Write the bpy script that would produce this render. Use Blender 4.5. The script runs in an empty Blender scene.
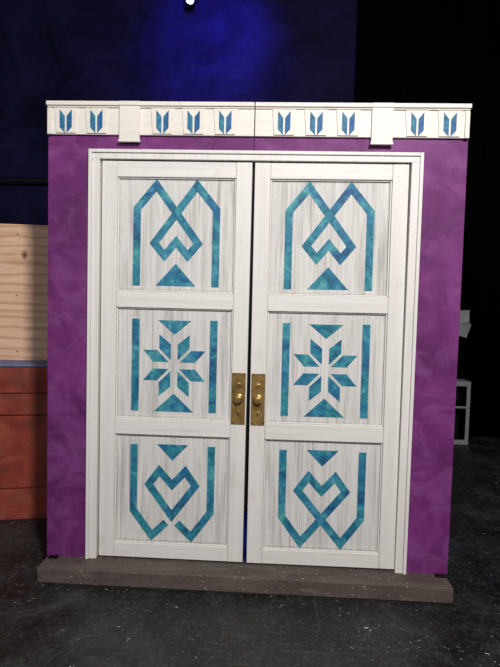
import bpy, bmesh, math, random
from mathutils import Vector, Matrix
random.seed(4)
sc=bpy.context.scene
sc.view_settings.view_transform='Standard'
LINK=sc.collection.objects.link

# ---------------------------------------------------------------- materials
def srgb(r,g,b):
    f=lambda c:(c/255/12.92) if c/255<=0.04045 else ((c/255+0.055)/1.055)**2.4
    return (f(r),f(g),f(b),1)
class M:
    def __init__(s,name,rough=.6,metal=0,spec=.4,vary=True):
        s.m=bpy.data.materials.new(name); s.m.use_nodes=True
        s.nt=s.m.node_tree; s.b=s.nt.nodes['Principled BSDF']
        s.b.inputs['Roughness'].default_value=rough
        s.b.inputs['Metallic'].default_value=metal
        s.b.inputs['Specular IOR Level'].default_value=spec
        s.tc=s.nt.nodes.new('ShaderNodeTexCoord'); s.src=s.tc.outputs['Object']
        if vary:   # every object gets its own patch of the pattern
            oi=s.n('ShaderNodeObjectInfo'); mu=s.n('ShaderNodeMath'); mu.operation='MULTIPLY'; mu.inputs[1].default_value=37.0
            s.l(oi.outputs['Random'],mu.inputs[0])
            cb=s.n('ShaderNodeCombineXYZ'); s.l(mu.outputs[0],cb.inputs[0]); s.l(mu.outputs[0],cb.inputs[2])
            va=s.n('ShaderNodeVectorMath'); va.operation='ADD'; s.l(s.src,va.inputs[0]); s.l(cb.outputs[0],va.inputs[1])
            s.src=va.outputs[0]
    def n(s,t): return s.nt.nodes.new(t)
    def l(s,a,b): s.nt.links.new(a,b)
    def map(s,scale,loc=(0,0,0),rot=(0,0,0)):
        m=s.n('ShaderNodeMapping'); m.inputs['Scale'].default_value=scale
        m.inputs['Location'].default_value=loc; m.inputs['Rotation'].default_value=rot
        s.l(s.src,m.inputs['Vector']); return m.outputs[0]
    def noise(s,vec,scale=1,detail=4,rough=.55,dist=0):
        n=s.n('ShaderNodeTexNoise'); n.inputs['Scale'].default_value=scale
        n.inputs['Detail'].default_value=detail; n.inputs['Roughness'].default_value=rough
        n.inputs['Distortion'].default_value=dist
        s.l(vec,n.inputs['Vector']); return n.outputs['Fac']
    def ramp(s,fac,stops,interp='LINEAR'):
        r=s.n('ShaderNodeValToRGB'); r.color_ramp.interpolation=interp
        e=r.color_ramp.elements
        while len(e)<len(stops): e.new(.5)
        for i,(p,c) in enumerate(stops): e[i].position=p; e[i].color=c
        s.l(fac,r.inputs[0]); return r.outputs[0]
    def mix(s,fac,a,b,mode='MIX'):
        m=s.n('ShaderNodeMix'); m.data_type='RGBA'; m.blend_type=mode
        for sock,v in ((m.inputs[0],fac),(m.inputs[6],a),(m.inputs[7],b)):
            if hasattr(v,'is_output'): s.l(v,sock)
            else: sock.default_value=v
        return m.outputs[2]
    def math(s,op,a,b=0.0):
        m=s.n('ShaderNodeMath'); m.operation=op
        for sock,v in ((m.inputs[0],a),(m.inputs[1],b)):
            if hasattr(v,'is_output'): s.l(v,sock)
            else: sock.default_value=v
        return m.outputs[0]
    def edge(s,hx,hz):
        """distance in metres from the nearest edge of an object of half size hx,hz (object space)"""
        sp=s.n('ShaderNodeSeparateXYZ'); s.l(s.tc.outputs['Object'],sp.inputs[0])
        dx=s.math('SUBTRACT',hx,s.math('ABSOLUTE',sp.outputs[0])); dz=s.math('SUBTRACT',hz,s.math('ABSOLUTE',sp.outputs[2]))
        return s.math('MINIMUM',dx,dz)
    def col(s,c):
        if hasattr(c,'is_output'): s.l(c,s.b.inputs['Base Color'])
        else: s.b.inputs['Base Color'].default_value=c
        return s
    def bump(s,h,strength=.3,dist=.01):
        b=s.n('ShaderNodeBump'); b.inputs['Strength'].default_value=strength; b.inputs['Distance'].default_value=dist
        s.l(h,b.inputs['Height']); s.l(b.outputs[0],s.b.inputs['Normal']); return s
    def rough(s,r): s.l(r,s.b.inputs['Roughness']); return s
W=(1,1,1,1); K=(0,0,0,1)
def G(v): return (v,v,v,1)

def mk_purple():
    m=M('purple_paint',.6,spec=.3)
    a=m.noise(m.map((1.6,1,1.1)),2.0,5,.6,.8)
    c=m.ramp(a,[(.3,srgb(84,28,84)),(.5,srgb(103,36,101)),(.72,srgb(122,50,118))])
    b=m.noise(m.map((2.6,1,3.4),rot=(0,.6,0)),1.5,5,.55,1.4)
    c=m.mix(m.ramp(b,[(.45,K),(.70,G(.55))]),c,srgb(138,78,140))
    m.col(c).bump(m.noise(m.map((40,40,40)),1,3),.08); return m.m
def mk_white(name='white_painted_wood',horiz=False,base=(226,223,218),k=12):
    m=M(name,.5,spec=.35)
    sc_=(1.5,20,40) if horiz else (40,20,1.5)
    g=m.noise(m.map(sc_),1,4,.55,.3)
    c=m.ramp(g,[(.25,srgb(base[0]-k,base[1]-k,base[2]-k-1)),(.5,srgb(*base)),(.8,srgb(base[0]+5,base[1]+5,base[2]+5))])
    d=m.noise(m.map((4,4,4)),1.2,6,.65)
    c=m.mix(m.ramp(d,[(.58,K),(.74,G(.25))]),c,srgb(158,150,140))
    e=m.noise(m.map((60,30,5) if not horiz else (5,30,60)),1,4,.7)
    c=m.mix(m.ramp(e,[(.66,K),(.76,G(.35))]),c,srgb(144,138,128))
    f=m.noise(m.map((18,18,18),loc=(3,1,3)),1,6,.8)
    c=m.mix(m.ramp(f,[(.68,K),(.72,G(.4))]),c,srgb(128,118,104))
    m.col(c).bump(g,.08,.004); return m.m
def mk_wash():
    m=M('whitewashed_boards',.7,spec=.2)
    g=m.noise(m.map((120,1,1.8)),1,6,.77,.4)
    g2=m.noise(m.map((18,1,1.4),loc=(3,0,7)),1,6,.65,.6)
    g3=m.noise(m.map((190,1,3.5),loc=(1,0,2)),1,5,.7,.2)
    c=m.ramp(g,[(.30,srgb(178,175,170)),(.42,srgb(204,202,197)),(.52,srgb(219,217,213)),(.75,srgb(228,226,223))])
    c=m.mix(m.mix(1.0,m.ramp(g2,[(.46,K),(.64,G(.72))]),m.ramp(g,[(.44,W),(.60,G(.15))]),'MULTIPLY'),c,srgb(160,157,151))
    c=m.mix(m.ramp(g3,[(.58,K),(.68,G(.42))]),c,srgb(142,138,131))
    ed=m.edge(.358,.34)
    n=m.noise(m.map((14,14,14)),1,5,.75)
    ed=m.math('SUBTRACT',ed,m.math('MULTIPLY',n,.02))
    c=m.mix(m.ramp(ed,[(.0,G(.5)),(.012,K)]),c,srgb(116,108,98))  # bevel shadow painted into the panel rim, broken up like grime
    m.col(c).bump(g,.25,.003); return m.m
def mk_teal(name='teal_mottled_paint',sh=0):
    m=M(name,.55,spec=.3)
    big=m.noise(m.map((1,1,1)),5.0 if not sh else 16,4,.65,.6)
    a=m.noise(m.map((1,1,1)),9 if not sh else 24,6,.7,1.2)
    t1=m.ramp(a,[(.36,srgb(32,92,116)),(.46,srgb(42,126,142)),(.55,srgb(58,144,152)),(.66,srgb(106,176,176))])
    t2=m.ramp(a,[(.36,srgb(32,74,118)),(.46,srgb(36,104,144)),(.55,srgb(48,126,156)),(.66,srgb(86,156,172))])
    c=m.mix(m.ramp(big,[(.42,G(.1)),(.58,W)]),t1,t2)
    b=m.noise(m.map((1,1,1),loc=(4,2,1)),30,5,.75)
    c=m.mix(m.ramp(b,[(.5,K),(.66,G(.4))]),c,srgb(26,82,112))
    if sh: c=m.mix(sh,c,srgb(22,74,140))
    m.col(c); return m.m
def mk_brass():
    m=M('aged_brass',.34,.5,.5)
    a=m.noise(m.map((1,1,1)),18,5,.6)
    m.col(m.ramp(a,[(.3,srgb(124,98,56)),(.5,srgb(162,130,76)),(.75,srgb(190,158,102))])); return m.m
def mk_plain(name,c,rough=.7,metal=0,var=.25,scale=8):
    m=M(name,rough,metal)
    a=m.noise(m.map((1,1,1)),scale,4)
    d=tuple(x*(1-var) for x in c[:3])+(1,); e=tuple(min(1,x*(1+var)) for x in c[:3])+(1,)
    m.col(m.ramp(a,[(.3,d),(.7,e)])); return m.m
def mk_step():
    m=M('worn_brown_paint',.6,spec=.3)
    g=m.noise(m.map((1.5,9,9)),1.3,6,.65,.4)
    c=m.ramp(g,[(.3,srgb(74,64,60)),(.5,srgb(88,78,73)),(.72,srgb(103,93,87))])
    ch=m.noise(m.map((9,22,30)),1.0,6,.7,.5)
    c=m.mix(m.ramp(ch,[(.58,K),(.66,G(.6))]),c,srgb(52,45,42))
    w=m.noise(m.map((6,30,18),loc=(2,2,2)),1.0,6,.75,.5)
    c=m.mix(m.ramp(w,[(.60,K),(.70,G(.45))]),c,srgb(144,132,122))
    for sca,th,cc in ((60,.67,srgb(190,183,175)),(120,.69,srgb(166,158,150))):
        s=m.noise(m.map((1,1,1),loc=(sca,0,0)),sca,3,.6)
        c=m.mix(m.ramp(s,[(th,K),(th+.03,G(.85))]),c,cc)
    m.col(c).bump(g,.08,.003); return m.m
def mk_floor():
    m=M('black_stage_floor',.45,spec=.4,vary=False)
    a=m.noise(m.map((1,1,1)),2.6,10,.75,.5)
    c=m.ramp(a,[(.36,srgb(18,18,19)),(.52,srgb(35,35,36)),(.68,srgb(62,62,62))])
    f=m.noise(m.map((1,1,1),loc=(3,3,3)),34,5,.8)
    c=m.mix(m.ramp(f,[(.52,K),(.70,G(.5))]),c,srgb(88,88,87))
    for sc_,ro,lo,col_,lim,st in (((3,34,1),.5,(0,0,0),srgb(118,116,113),.59,.6),((26,2.5,1),-.7,(1,7,0),srgb(108,107,104),.60,.5),((2.4,22,1),-.25,(6,2,0),srgb(104,102,100),.61,.5),((36,4,1),.3,(5,1,0),srgb(10,10,11),.58,.6)):
        s1=m.noise(m.map(sc_,rot=(0,0,ro),loc=lo),1.2,7,.8,.6)
        c=m.mix(m.ramp(s1,[(lim,K),(lim+.12,G(st))]),c,col_)
    for sca,r0,loc,colr,t0 in ((9,.07,(2,8,0),srgb(200,196,192),.52),(23,.10,(12,3,0),srgb(174,171,166),.54),(55,.14,(1,5,0),srgb(146,144,140),.56)):
        vm=m.map((1,1.25,1),loc=loc)
        nz=m.n('ShaderNodeTexNoise'); nz.inputs['Scale'].default_value=sca*3; nz.inputs['Detail'].default_value=2; m.l(vm,nz.inputs['Vector'])
        sb=m.n('ShaderNodeVectorMath'); sb.operation='SCALE'; sb.inputs['Scale'].default_value=1.2/sca; m.l(nz.outputs['Color'],sb.inputs[0])
        ad=m.n('ShaderNodeVectorMath'); ad.operation='ADD'; m.l(vm,ad.inputs[0]); m.l(sb.outputs[0],ad.inputs[1])
        v=m.n('ShaderNodeTexVoronoi'); v.inputs['Scale'].default_value=sca; m.l(ad.outputs[0],v.inputs['Vector'])
        dot=m.ramp(v.outputs['Distance'],[(r0,W),(r0*1.5,K)])
        gate=m.ramp(m.noise(m.map((1,1,1),loc=loc),3.4,6,.8),[(t0,K),(t0+.05,W)])
        c=m.mix(m.mix(1.0,dot,gate,'MULTIPLY'),c,colr)
    b=m.n('ShaderNodeTexBrick'); b.inputs['Scale'].default_value=1; b.inputs['Mortar Size'].default_value=.003
    b.inputs['Brick Width'].default_value=2.44; b.inputs['Row Height'].default_value=1.22; b.inputs['Mortar Smooth'].default_value=.6
    b.inputs['Color1'].default_value=K; b.inputs['Color2'].default_value=K; b.inputs['Mortar'].default_value=G(.7)
    m.l(m.map((1,1,1),loc=(.3,.75,0),rot=(0,0,.06)),b.inputs['Vector'])
    c=m.mix(b.outputs['Color'],c,srgb(8,8,8))
    m.col(c).bump(a,.25,.01)
    m.rough(m.ramp(a,[(.35,G(.36)),(.65,G(.62))])); return m.m
def mk_backwall():
    m=M('dark_blue_block_wall',.8,spec=.1,vary=False)
    b=m.n('ShaderNodeTexBrick'); b.inputs['Scale'].default_value=1; b.inputs['Mortar Size'].default_value=.012
    b.inputs['Brick Width'].default_value=.4; b.inputs['Row Height'].default_value=.2; b.inputs['Mortar Smooth'].default_value=.6
    b.inputs['Color1'].default_value=srgb(38,34,78); b.inputs['Color2'].default_value=srgb(35,31,72); b.inputs['Mortar'].default_value=srgb(33,30,68)
    m.l(m.map((1,1,1),rot=(math.pi/2,0,0)),b.inputs['Vector'])
    a=m.noise(m.map((1,1,1)),.9,5,.6,.8)
    c=m.mix(m.ramp(a,[(.38,K),(.62,G(.8))]),b.outputs['Color'],srgb(13,12,30))
    m.col(c).bump(b.outputs['Fac'],-.1,.01); return m.m
def mk_ply():
    m=M('raw_plywood',.7,spec=.25)
    g=m.noise(m.map((1.6,1,14)),1.2,6,.65,1.4)
    w=m.n('ShaderNodeTexWave'); w.bands_direction='Z'; w.inputs['Scale'].default_value=2.6; w.inputs['Distortion'].default_value=12; w.inputs['Detail'].default_value=4; w.inputs['Detail Scale'].default_value=.6
    m.l(m.map((.35,1,1.6)),w.inputs['Vector'])
    c=m.ramp(g,[(.3,srgb(214,168,138)),(.55,srgb(234,195,164)),(.75,srgb(244,213,186))])
    c=m.mix(m.ramp(w.outputs['Fac'],[(.0,G(.6)),(.3,K)]),c,srgb(188,136,106))
    for kx,kz in ((.34,-.05),(.52,.22),(.1,.3)):
        mp=m.n('ShaderNodeMapping'); mp.inputs['Location'].default_value=(-kx,0,-kz*.7); mp.inputs['Scale'].default_value=(1,0,.7)
        m.l(m.tc.outputs['Object'],mp.inputs['Vector'])
        ln=m.n('ShaderNodeVectorMath'); ln.operation='LENGTH'; m.l(mp.outputs[0],ln.inputs[0])
        c=m.mix(m.ramp(ln.outputs['Value'],[(.010,G(.9)),(.020,G(.4)),(.032,K)]),c,srgb(110,66,46))
    m.col(c).bump(g,.1,.003); return m.m
def mk_red():
    m=M('red_brown_paint',.65,spec=.25)
    a=m.noise(m.map((1.4,1,1.8)),2.4,7,.65,.8)
    c=m.ramp(a,[(.3,srgb(104,48,40)),(.48,srgb(136,57,45)),(.6,srgb(154,74,57)),(.74,srgb(130,84,72))])
    b=m.noise(m.map((1,1,1),loc=(4,4,4)),4,6,.65)
    c=m.mix(m.ramp(b,[(.48,K),(.68,G(.55))]),c,srgb(102,72,62))
    m.col(c).bump(a,.1,.004); return m.m
def mk_curtain():
    m=M('black_velour',1,spec=0)
    a=m.noise(m.map((8,8,1)),1,3); m.col(m.ramp(a,[(.3,srgb(5,5,7)),(.7,srgb(9,9,12))])); return m.m

PURPLE=mk_purple(); WV=mk_white(); WH=mk_white('white_painted_rail',True); WC=mk_white('cream_painted_moulding',True,(229,223,213),10)
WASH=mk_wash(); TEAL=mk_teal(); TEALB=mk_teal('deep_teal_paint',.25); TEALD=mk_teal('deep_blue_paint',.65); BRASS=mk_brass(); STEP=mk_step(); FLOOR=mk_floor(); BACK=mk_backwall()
PLY=mk_ply(); RED=mk_red(); CURT=mk_curtain()
DARK=mk_plain('black_metal',srgb(18,18,20),.5,.4); IRON=mk_plain('dark_steel_pipe',srgb(24,24,44),.6,.2)
RAW=mk_plain('raw_pine_framing',srgb(150,120,88),.75); PAPER=mk_plain('pale_cloth',srgb(160,160,164),.8,var=.15)
GREYW=mk_plain('off_white_laminate',srgb(150,150,154),.6,var=.08); SCREW=mk_plain('dark_screw',srgb(40,26,20),.5,.3)
LEDGE=mk_plain('blue_lit_edge',srgb(108,120,158),.6)  # blue light on the crate's top edge, put into the colour
lens=M('glowing_lamp_lens',.3); lens.b.inputs['Emission Color'].default_value=(.35,.4,1,1); lens.b.inputs['Emission Strength'].default_value=14; LENS=lens.m

# ---------------------------------------------------------------- mesh helpers
def place(o,parent=None):
    me=o.data
    if me and len(me.vertices):
        mn=Vector([min(v.co[i] for v in me.vertices) for i in range(3)])
        mx=Vector([max(v.co[i] for v in me.vertices) for i in range(3)])
        c=(mn+mx)/2; me.transform(Matrix.Translation(-c)); o.location=c
    LINK(o)
    if parent is not None:
        o.parent=parent; bpy.context.view_layer.update()
        o.matrix_parent_inverse=parent.matrix_world.inverted()
    return o
def newobj(name,bm,mats,parent=None,bevel=0,smooth=False,seg=2):
    bmesh.ops.recalc_face_normals(bm,faces=bm.faces)
    me=bpy.data.meshes.new(name); bm.to_mesh(me); bm.free()
    for m in (mats if isinstance(mats,(list,tuple)) else [mats]): me.materials.append(m)
    if smooth:
        for p in me.polygons: p.use_smooth=True
    o=bpy.data.objects.new(name,me)
    if bevel:
        b=o.modifiers.new('edge','BEVEL'); b.width=bevel; b.segments=seg; b.limit_method='ANGLE'
    return place(o,parent)
def bbox(bm,x0,x1,y0,y1,z0,z1,mi=0):
    vs=[bm.verts.new((x,y,z)) for x in (x0,x1) for y in (y0,y1) for z in (z0,z1)]
    for f in ((0,1,3,2),(4,6,7,5),(0,4,5,1),(2,3,7,6),(0,2,6,4),(1,5,7,3)):
        bm.faces.new([vs[i] for i in f]).material_index=mi
def prism(bm,pts,y0,y1,mi=0):
    a=[bm.verts.new((x,y0,z)) for x,z in pts]; b=[bm.verts.new((x,y1,z)) for x,z in pts]
    n=len(pts)
    bm.faces.new(a).material_index=mi; bm.faces.new(b[::-1]).material_index=mi
    for i in range(n):
        bm.faces.new((a[i],b[i],b[(i+1)%n],a[(i+1)%n])).material_index=mi
def stroke(bm,pts,w,y0,y1,cap0=None,cap1=None):
    P=[Vector(p) for p in pts]; n=len(P); L=[];R=[]
    for i in range(n):
        d0=(P[i]-P[i-1]).normalized() if i>0 else None
        d1=(P[i+1]-P[i]).normalized() if i<n-1 else None
        if d0 is None: d0=d1
        if d1 is None: d1=d0
        n0=Vector((-d0.y,d0.x)); n1=Vector((-d1.y,d1.x)); m=(n0+n1).normalized()
        k=(w/2)/max(.35,m.dot(n0)); L.append(P[i]+m*k); R.append(P[i]-m*k)
    if cap0=='x0':
        for A in (L,R):
            d=(A[1]-A[0]); t=(-A[0].x)/d.x if abs(d.x)>1e-6 else 0; A[0]=A[0]+d*t
    if cap1=='x0':
        for A in (L,R):
            d=(A[-1]-A[-2]); t=(-A[-1].x)/d.x if abs(d.x)>1e-6 else 0; A[-1]=A[-1]+d*t
    for i in range(n-1):
        prism(bm,[tuple(L[i]),tuple(L[i+1]),tuple(R[i+1]),tuple(R[i])],y0,y1)
def lathe(bm,prof,cx,cz,y,seg=28,mi=0,sm=False):
    rings=[]
    for r,o in prof:
        rings.append([bm.verts.new((cx+r*math.cos(2*math.pi*k/seg),y-o,cz+r*math.sin(2*math.pi*k/seg))) for k in range(seg)])
    for a,b in zip(rings,rings[1:]):
        for k in range(seg):
            f=bm.faces.new((a[k],a[(k+1)%seg],b[(k+1)%seg],b[k])); f.material_index=mi; f.smooth=sm
    bm.faces.new(rings[0]).material_index=mi; bm.faces.new(rings[-1][::-1]).material_index=mi
def empty(name,loc,parent=None):
    e=bpy.data.objects.new(name,None); e.location=loc; e.empty_display_size=.2; LINK(e)
    if parent: e.parent=parent
    bpy.context.view_layer.update(); return e
def tag(o,label,cat,group=None):
    o['label']=label; o['category']=cat
    if group: o['group']=group
def structure(o): o['kind']='structure'
def child(o,p): o.parent=p; return o

# ---------------------------------------------------------------- setting
bm=bmesh.new(); bbox(bm,-7,7,-6,4.1,-.1,0); f=newobj('floor',bm,FLOOR); structure(f)
bm=bmesh.new(); bbox(bm,-7,7,4.0,4.15,0,7.5); w=newobj('wall_back',bm,BACK); structure(w)

# ---------------------------------------------------------------- platform
Z0=.1
plat=empty('platform_step',(0,.1,0))
tag(plat,'low worn grey-brown wooden platform carrying the purple door unit','platform')
bm=bmesh.new(); bbox(bm,-1.214,1.206,-.125,.5,.078,.1); newobj('deck_board',bm,STEP,plat,.004)
bm=bmesh.new(); bbox(bm,-1.210,1.202,-.138,-.105,.0,.0775)
bbox(bm,-1.210,1.202,.46,.5,0,.0775)
for x in (-1.2,-.6,0,.6,1.16): bbox(bm,x,x+.036,-.105,.46,0,.0775)
newobj('frame_joists',bm,STEP,plat,.003)
bm=bmesh.new(); bbox(bm,-1.216,1.208,-.148,-.1255,.010,.1); newobj('front_board',bm,STEP,plat,.005)

# ---------------------------------------------------------------- door unit
unit=empty('stage_door_unit',(0,.05,Z0))
tag(unit,'purple theatre set wall with white double doors and leaf-patterned cornice','stage set')
XO=.972; XI=.908; ZT=2.572; ZI=2.518; TOP=2.66; HW=1.222
for s in (-1,1):
    bm=bmesh.new()
    prism(bm,[(s*HW,Z0),(s*.93,Z0),(s*.93,2.545),(s*.0015,2.545),(s*.0015,TOP+.17),(s*HW,TOP+.17)],0,.02)
    newobj('wall_flat',bm,PURPLE,unit,.001)
    bm=bmesh.new()
    bbox(bm,*sorted((s*HW,s*(HW-.04))),.0205,.09,Z0,2.83); bbox(bm,*sorted((s*.97,s*.93)),.0205,.09,Z0,2.545)
    bbox(bm,*sorted((s*(HW-.04),s*.0005)),.0205,.09,2.66,2.83); bbox(bm,*sorted((s*.93,s*.0005)),.0205,.09,2.545,2.585)
    bbox(bm,*sorted((s*(HW-.04),s*.97)),.0205,.09,Z0,Z0+.04)
    newobj('timber_framing',bm,RAW,unit,.002)
bm=bmesh.new()
for s in (-1,1):
    bbox(bm,*sorted((s*XI,s*(XO-.02))),-.014,-.0005,Z0,ZI)
    bbox(bm,*sorted((s*(XO-.0195),s*XO)),-.024,-.0005,Z0,ZT)
    bbox(bm,*sorted((s*XI,s*(XI+.018))),.0,.075,Z0,ZI)
bbox(bm,-(XO-.02),XO-.02,-.014,-.0005,ZI,ZT-.02)
bbox(bm,-(XO-.02),XO-.02,-.024,-.0005,ZT-.0195,ZT)
bbox(bm,-(XI),XI,.0,.075,ZI,ZI+.02)
newobj('door_frame',bm,WV,unit,.0025)

DZ0,DZ1=.112,2.512
SW=.092
PZ=[(1.745,2.42),(.975,1.648),(.2,.878)]
YF=.004
for s in (-1,1):
    cx=s*.4525
    x0,x1=sorted((s*.898,s*.008))
    bm=bmesh.new()
    bbox(bm,x0,x0+SW,YF,YF+.040,DZ0,DZ1); bbox(bm,x1-SW,x1,YF,YF+.040,DZ0,DZ1)
    door=newobj('door',bm,WV,unit,.003)
    door['label']='off-white painted stile-and-rail door with three recessed panels'
    for za,zb in ((2.42,DZ1),(1.648,1.745),(.878,.975),(DZ0,.2)):
        bm=bmesh.new(); bbox(bm,x0+SW+.001,x1-SW-.001,YF+.001,YF+.040,za,zb); newobj('door_rail',bm,WH,door,.003)
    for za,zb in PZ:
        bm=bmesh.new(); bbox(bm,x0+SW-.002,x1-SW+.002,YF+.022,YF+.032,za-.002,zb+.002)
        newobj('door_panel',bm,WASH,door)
        bm=bmesh.new(); xa,xb=x0+SW+.001,x1-SW-.001; t=.008; ya,yb=YF+.011,YF+.0215
        bbox(bm,xa,xa+t,ya,yb,za+.001,zb-.001); bbox(bm,xb-t,xb,ya,yb,za+.001,zb-.001)
        bbox(bm,xa+t,xb-t,ya,yb,za+.001,za+t); bbox(bm,xa+t,xb-t,ya,yb,zb-t,zb-.001)
        newobj('panel_bead',bm,WV,door,.003)
    Y=YF+.0198; Y2=YF+.0221; w=.0445
    bm=bmesh.new()
    for k in (-1,1):
        e=.0004 if k>0 else 0
        stroke(bm,[(k*.238,1.780),(k*.238,2.237),(k*.122,2.378),(-k*.132,2.036),(-k*.070,1.962),(0,2.046)],w,Y-e,Y2,cap1='x0')
    prism(bm,[(0,1.915),(.12,1.782),(-.12,1.782)],Y,Y2)
    bmesh.ops.translate(bm,verts=bm.verts,vec=(cx,0,0)); newobj('teal_motif',bm,TEAL,door)
    bm=bmesh.new()
    for k in (-1,1):
        x=k*.237; prism(bm,[(x-.0225,1.02),(x+.0225,1.02),(x+.0225,1.58),(x-.0225,1.58)],Y,Y2)
    prism(bm,[(-.1,1.575),(.1,1.575),(0,1.490)],Y,Y2)
    prism(bm,[(-.12,1.02),(.12,1.02),(0,1.132)],Y,Y2)
    for q in range(4):
        a=q*math.pi/2
        for k in (-1,1):
            pts=[(k*.021,.034),(k*.092,.103),(k*.092,.188),(k*.021,.128)]
            P=[(px*math.cos(a)-pz*math.sin(a),1.302+px*math.sin(a)+pz*math.cos(a)) for px,pz in pts]
            prism(bm,P,Y,Y2)
    bmesh.ops.translate(bm,verts=bm.verts,vec=(cx,0,0)); newobj('teal_motif',bm,TEAL,door)
    bm=bmesh.new()
    for k in (-1,1):
        e=.0004 if k>0 else 0
        if s>0:
            stroke(bm,[(k*.238,.812),(k*.238,.402),(k*.122,.245),(-k*.144,.566),(-k*.080,.654),(0,.566)],w,Y-e,Y2,cap1='x0')
        else:
            stroke(bm,[(k*.238,.812),(k*.238,.402),(k*.122,.245),(k*.034,.330)],w,Y-e,Y2)
            stroke(bm,[(0,.372),(k*.144,.566),(k*.080,.654),(0,.566)],w,Y-e,Y2,cap0='x0',cap1='x0')
    prism(bm,[(-.095,.817),(.095,.817),(0,.718)],Y,Y2)
    bmesh.ops.translate(bm,verts=bm.verts,vec=(cx,0,0)); newobj('teal_motif',bm,TEAL,door)
    bm=bmesh.new(); hx=s*.056; y=YF-.0005
    hw=.041
    bbox(bm,hx-hw,hx+hw,y-.004,y,.962,1.273)
    lathe(bm,[(.031,0),(.031,.003),(.014,.005),(.012,.010),(.020,.013),(.026,.019),(.0265,.023),(.023,.029),(.014,.033),(.003,.034)],hx,1.118,y-.004,32,0,True)
    lathe(bm,[(.010,0),(.010,.002),(.008,.003)],hx,1.035,y-.004,16)
    prism(bm,[(hx-.0025,1.016),(hx+.0025,1.016),(hx+.0025,1.038),(hx-.0025,1.038)],y-.0078,y-.0041,1)
    for zz in (.975,1.262):
        for k in (-1,1): lathe(bm,[(.004,0),(.0035,.0015),(.002,.002)],hx+k*.032,zz,y-.004,12,1)
    lathe(bm,[(.017,0),(.016,.004),(.010,.006)],hx,1.200,y-.004,18)
    lathe(bm,[(.005,0),(.005,.001)],hx,1.200,y-.010,10,1)
    h=newobj('door_handle',bm,[BRASS,DARK],door,.0008,seg=1); h['label']='dull aged brass backplate with small round knob and lock'
    if s<0:
        bm=bmesh.new(); bbox(bm,-.03,.03,YF+.0415,YF+.054,.42,DZ1); p=newobj('gap_mask_strip',bm,DARK,door,.001); p['label']='added dark strip masking the blue-lit wall behind the door gap'  # added mask: keeps the upper gap dark in front of the lit wall
    else:   # this leaf hangs slightly out of plumb
        door.rotation_euler=(0,-.0038,0); door.location.x+=.0045

def leaf(bm,cx,cz,y0,y1):
    for k in (-1,1):
        pts=[(.0055,-.068),(.036,-.036),(.036,.066),(.0055,.028)]
        prism(bm,[(cx+k*x,cz+z) for x,z in pts],y0,y1,0 if k<0 else 1)
CB,CT=2.655,2.842
for s in (-1,1):
    a=s*.0025; b=s*1.219
    bm=bmesh.new()
    bbox(bm,*sorted((a,b)),-.016,-.0005,CB,CT-.03)
    bbox(bm,*sorted((a,b+s*.004)),-.034,-.0005,CT-.0245,CT)
    bbox(bm,*sorted((a,b)),-.025,-.0143,CT-.034,CT-.025)
    corn=newobj('cornice',bm,WC,unit,.003)
    corn['label']='cream moulded cornice with raised blocks and ledge'
    for x in [.17,.354,.536,.926,1.108]:
        bm=bmesh.new(); c=s*x; hw=.070
        prism(bm,[(c-hw,CT-.035),(c-hw+.012,CB+.006),(c+hw-.012,CB+.006),(c+hw,CT-.035)],-.023,-.0165)
        newobj('cornice_block',bm,WC,corn,.003)
        bm=bmesh.new(); leaf(bm,s*x,2.730,-.0248,-.0232)
        newobj('leaf_motif',bm,[TEALB,TEALD],corn)
    c=s*.728
    bm=bmesh.new()
    bbox(bm,c-.060,c+.060,-.033,-.0166,2.626,CT-.0255)
    bbox(bm,c-.064,c+.064,-.037,-.0166,2.610,2.6255)
    bbox(bm,c-.060,c+.060,-.038,-.0345,CT-.0245,CT-.0005)
    newobj('cornice_bracket',bm,WC,corn,.002)
    bm=bmesh.new(); x=sorted((s*1.192,s*1.2185)); bbox(bm,*x,-.026,-.0165,CB-.002,CT-.037)
    newobj('cornice_end_block',bm,WC,corn,.003)
for x in (-1.17,1.17):
    bm=bmesh.new(); bbox(bm,x-.03,x+.03,-.04,-.001,Z0+.0002,Z0+.004)
    newobj('corner_plate',bm,DARK,unit)

# ---------------------------------------------------------------- crate + plywood
box=empty('wooden_crate',(-2.0,.9,0))
L=1.3; D=.5; H=1.195
bm=bmesh.new(); bbox(bm,-L/2+.01,L/2-.01,-D/2+.02,D/2,0,H-.02)
child(newobj('crate_body',bm,RED,None,.004),box)
for z0,z1,dy in ((.0,.235,0),(.245,.80,.004),(.808,.965,-.004),(.975,H-.022,.003)):
    bm=bmesh.new(); bbox(bm,-L/2,L/2,-D/2+dy,-D/2+.0195,z0,z1); child(newobj('crate_board',bm,RED,None,.005),box)
bm=bmesh.new(); bbox(bm,-L/2-.01,L/2+.01,-D/2-.01,D/2+.01,H-.0195,H); child(newobj('crate_lid',bm,LEDGE,None,.004),box)
box.rotation_euler=(0,0,math.radians(12))
tag(box,'large red-brown painted wooden crate with horizontal boards','crate')
ply=empty('plywood_sheet',(-1.95,.95,1.195))
bm=bmesh.new(); bbox(bm,-.62,.62,-.009,.009,0,1.08); child(newobj('sheet',bm,PLY,None,.001),ply)
for x in (-.25,.05,.33,.5):
    for z in (.07,.52,1.0):
        bm=bmesh.new(); lathe(bm,[(.006,0),(.006,.001)],x+random.uniform(-.01,.01),z,-.0092,10)
        child(newobj('screw',bm,SCREW,None),ply)
ply.rotation_euler=(0,0,math.radians(8))
tag(ply,'raw plywood sheet upright on the red-brown crate','plywood')

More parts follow.
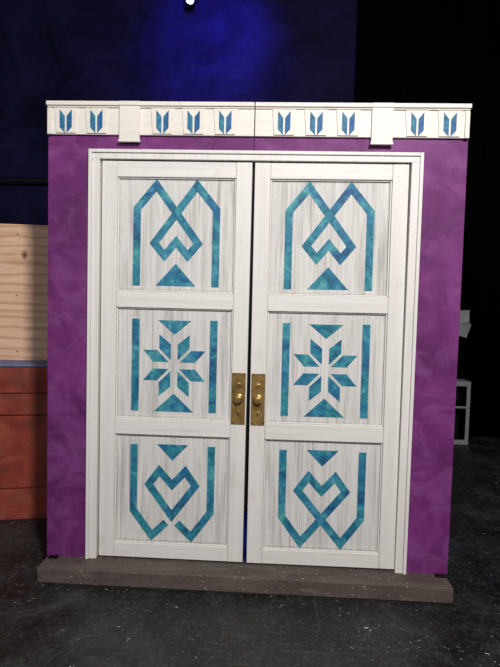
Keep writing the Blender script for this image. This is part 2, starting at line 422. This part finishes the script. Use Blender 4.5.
# ---------------------------------------------------------------- back of stage
def curtain(name,x0,x1,y,z0,z1,label):
    bm=bmesh.new(); n=int((x1-x0)/.025); rows=[]
    for j in range(2):
        z=z1 if j else z0; r=[]
        for i in range(n+1):
            x=x0+(x1-x0)*i/n
            r.append(bm.verts.new((x,y+.03*math.sin(x*13)+.012*math.sin(x*31+1),z)))
        rows.append(r)
    for i in range(n): bm.faces.new((rows[0][i],rows[0][i+1],rows[1][i+1],rows[1][i]))
    o=newobj(name,bm,CURT,smooth=True); sd=o.modifiers.new('t','SOLIDIFY'); sd.thickness=.004
    tag(o,label,'curtain'); return o
curtain('stage_curtain',1.15,6.5,3.8,.005,7.2,'black velour masking curtain hanging in folds near the back wall')

def pipe(name,p0,p1,r,label,cat):
    p0=Vector(p0);p1=Vector(p1); d=p1-p0
    bm=bmesh.new(); bmesh.ops.create_cone(bm,cap_ends=True,segments=20,radius1=r,radius2=r,depth=d.length)
    bm.transform(Matrix.Translation((p0+p1)/2)@d.to_track_quat('Z','Y').to_matrix().to_4x4())
    o=newobj(name,bm,IRON,smooth=False); tag(o,label,cat); return o
pipe('wall_pipe',(-6.9,3.948,3.34),(-1.2,3.948,3.34),.05,'thick dark horizontal steel pipe running along the blue wall','pipe')

# small lamp bracketed to the back wall
lamp=empty('wall_lamp',(-1.07,3.99,5.78)); tag(lamp,'small black lamp with glowing lens bracketed to the blue wall','lamp')
lx=Matrix.Translation((0,-.14,0))@Matrix.Rotation(math.radians(65),4,'X')
for nm,prof,mt in (('lamp_housing',[(.035,-.12),(.06,-.08),(.065,.08),(.07,.11)],DARK),('lamp_lens',[(.05,.111),(.045,.116)],LENS)):
    bm=bmesh.new(); lathe(bm,prof,0,0,0,24); bm.transform(lx)
    me=bpy.data.meshes.new(nm); bmesh.ops.recalc_face_normals(bm,faces=bm.faces); bm.to_mesh(me); bm.free(); me.materials.append(mt)
    o=bpy.data.objects.new(nm,me); LINK(o); o.parent=lamp
bm=bmesh.new()
for k in (-1,1): bbox(bm,k*.078-.004,k*.078+.004,-.15,.01,-.014,.014)
bbox(bm,-.0735,.0735,.002,.01,-.014,.014)
me=bpy.data.meshes.new('lamp_bracket'); bm.to_mesh(me); bm.free(); me.materials.append(DARK)
o=bpy.data.objects.new('lamp_bracket',me); LINK(o); o.parent=lamp

sh=empty('shelf_unit',(2.43,3.5,0))
tag(sh,'small off-white open shelf unit standing before the black curtain','shelf')
w_=.21
bm=bmesh.new()
bbox(bm,-w_,-w_+.045,-.12,.12,0,.80); bbox(bm,w_-.045,w_,-.12,.12,0,.80)
bbox(bm,-w_+.0455,w_-.0455,-.12,.12,.74,.80); bbox(bm,-w_+.0455,w_-.0455,-.12,.12,.0,.06)
child(newobj('carcass',bm,GREYW,None,.003),sh)
bm=bmesh.new(); bbox(bm,-w_+.046,w_-.046,-.115,.11,.46,.485); child(newobj('shelf_board',bm,GREYW,None,.002),sh)
bm=bmesh.new(); bbox(bm,-w_+.046,w_-.046,.111,.119,.061,.739); child(newobj('back_panel',bm,DARK,None),sh)
bm=bmesh.new()
bbox(bm,w_-.0475,w_-.0455,-.112,.110,.062,.458); bbox(bm,w_-.0475,w_-.0455,-.112,.110,.487,.738)
bbox(bm,-w_+.0465,w_-.048,-.112,.110,.0605,.0625); bbox(bm,-w_+.0465,w_-.048,-.112,.110,.4855,.4875)
child(newobj('dark_lining',bm,DARK,None),sh)
bm=bmesh.new()
out=[(2.40,1.33),(2.50,1.27),(2.58,1.36),(2.68,1.33),(2.73,1.50),(2.69,1.55),(2.71,1.70),(2.58,1.69),(2.54,1.74),(2.40,1.68)]
cv=bm.verts.new((2.55,3.66,1.51)); ring=[bm.verts.new((x,3.70+.03*math.sin(i*2.3),z)) for i,(x,z) in enumerate(out)]
for i in range(len(ring)): bm.faces.new((cv,ring[i],ring[(i+1)%len(ring)]))
o=newobj('hanging_cloth',bm,PAPER); sd=o.modifiers.new('t','SOLIDIFY'); sd.thickness=.003
tag(o,'small pale crumpled cloth hanging against the black curtain','cloth')

# ---------------------------------------------------------------- lights
def area(name,loc,target,size,energy,color,sy=None):
    l=bpy.data.lights.new(name,'AREA'); l.size=size; l.energy=energy; l.color=color
    if sy: l.shape='RECTANGLE'; l.size_y=sy
    o=bpy.data.objects.new(name,l); o.location=loc
    o.rotation_euler=(Vector(target)-Vector(loc)).to_track_quat('-Z','Y').to_euler(); LINK(o); return o
def spot(name,loc,target,energy,color,ang,blend=.6,r=.1):
    l=bpy.data.lights.new(name,'SPOT'); l.energy=energy; l.color=color; l.spot_size=math.radians(ang); l.spot_blend=blend; l.shadow_soft_size=r
    o=bpy.data.objects.new(name,l); o.location=loc
    o.rotation_euler=(Vector(target)-Vector(loc)).to_track_quat('-Z','Y').to_euler(); LINK(o); return o
area('work_light',(1.4,-4.2,4.6),(0,0,1.0),.4,285,(1,.965,.935))
area('left_fill',(-1.5,-5.0,3.2),(0,0,.8),1.5,58,(.94,.94,1))  # faint bluish fill added from the left, no fixture behind it
spot('blue_wash',(-.8,2.6,5.9),(-.8,4.0,5.3),300,(.09,.06,1),82,1)
spot('blue_side',(-2.0,1.4,5.5),(-1.5,4.0,4.4),40,(.03,.04,1),80,1)
spot('blue_back',(-1.1,1.0,.9),(0,.7,0),160,(.03,.08,1),60,1)

wd=bpy.data.worlds.new('w'); sc.world=wd; wd.use_nodes=True
wd.node_tree.nodes['Background'].inputs[0].default_value=(.5,.55,.8,1); wd.node_tree.nodes['Background'].inputs[1].default_value=.015

cam=bpy.data.cameras.new('camera'); co=bpy.data.objects.new('camera',cam); LINK(co)
cam.sensor_fit='HORIZONTAL'; cam.sensor_width=36; cam.lens=36
co.location=(.1358,-2.9625,1.6695); co.rotation_euler=(1.5173,-.0255,.046)
sc.camera=co
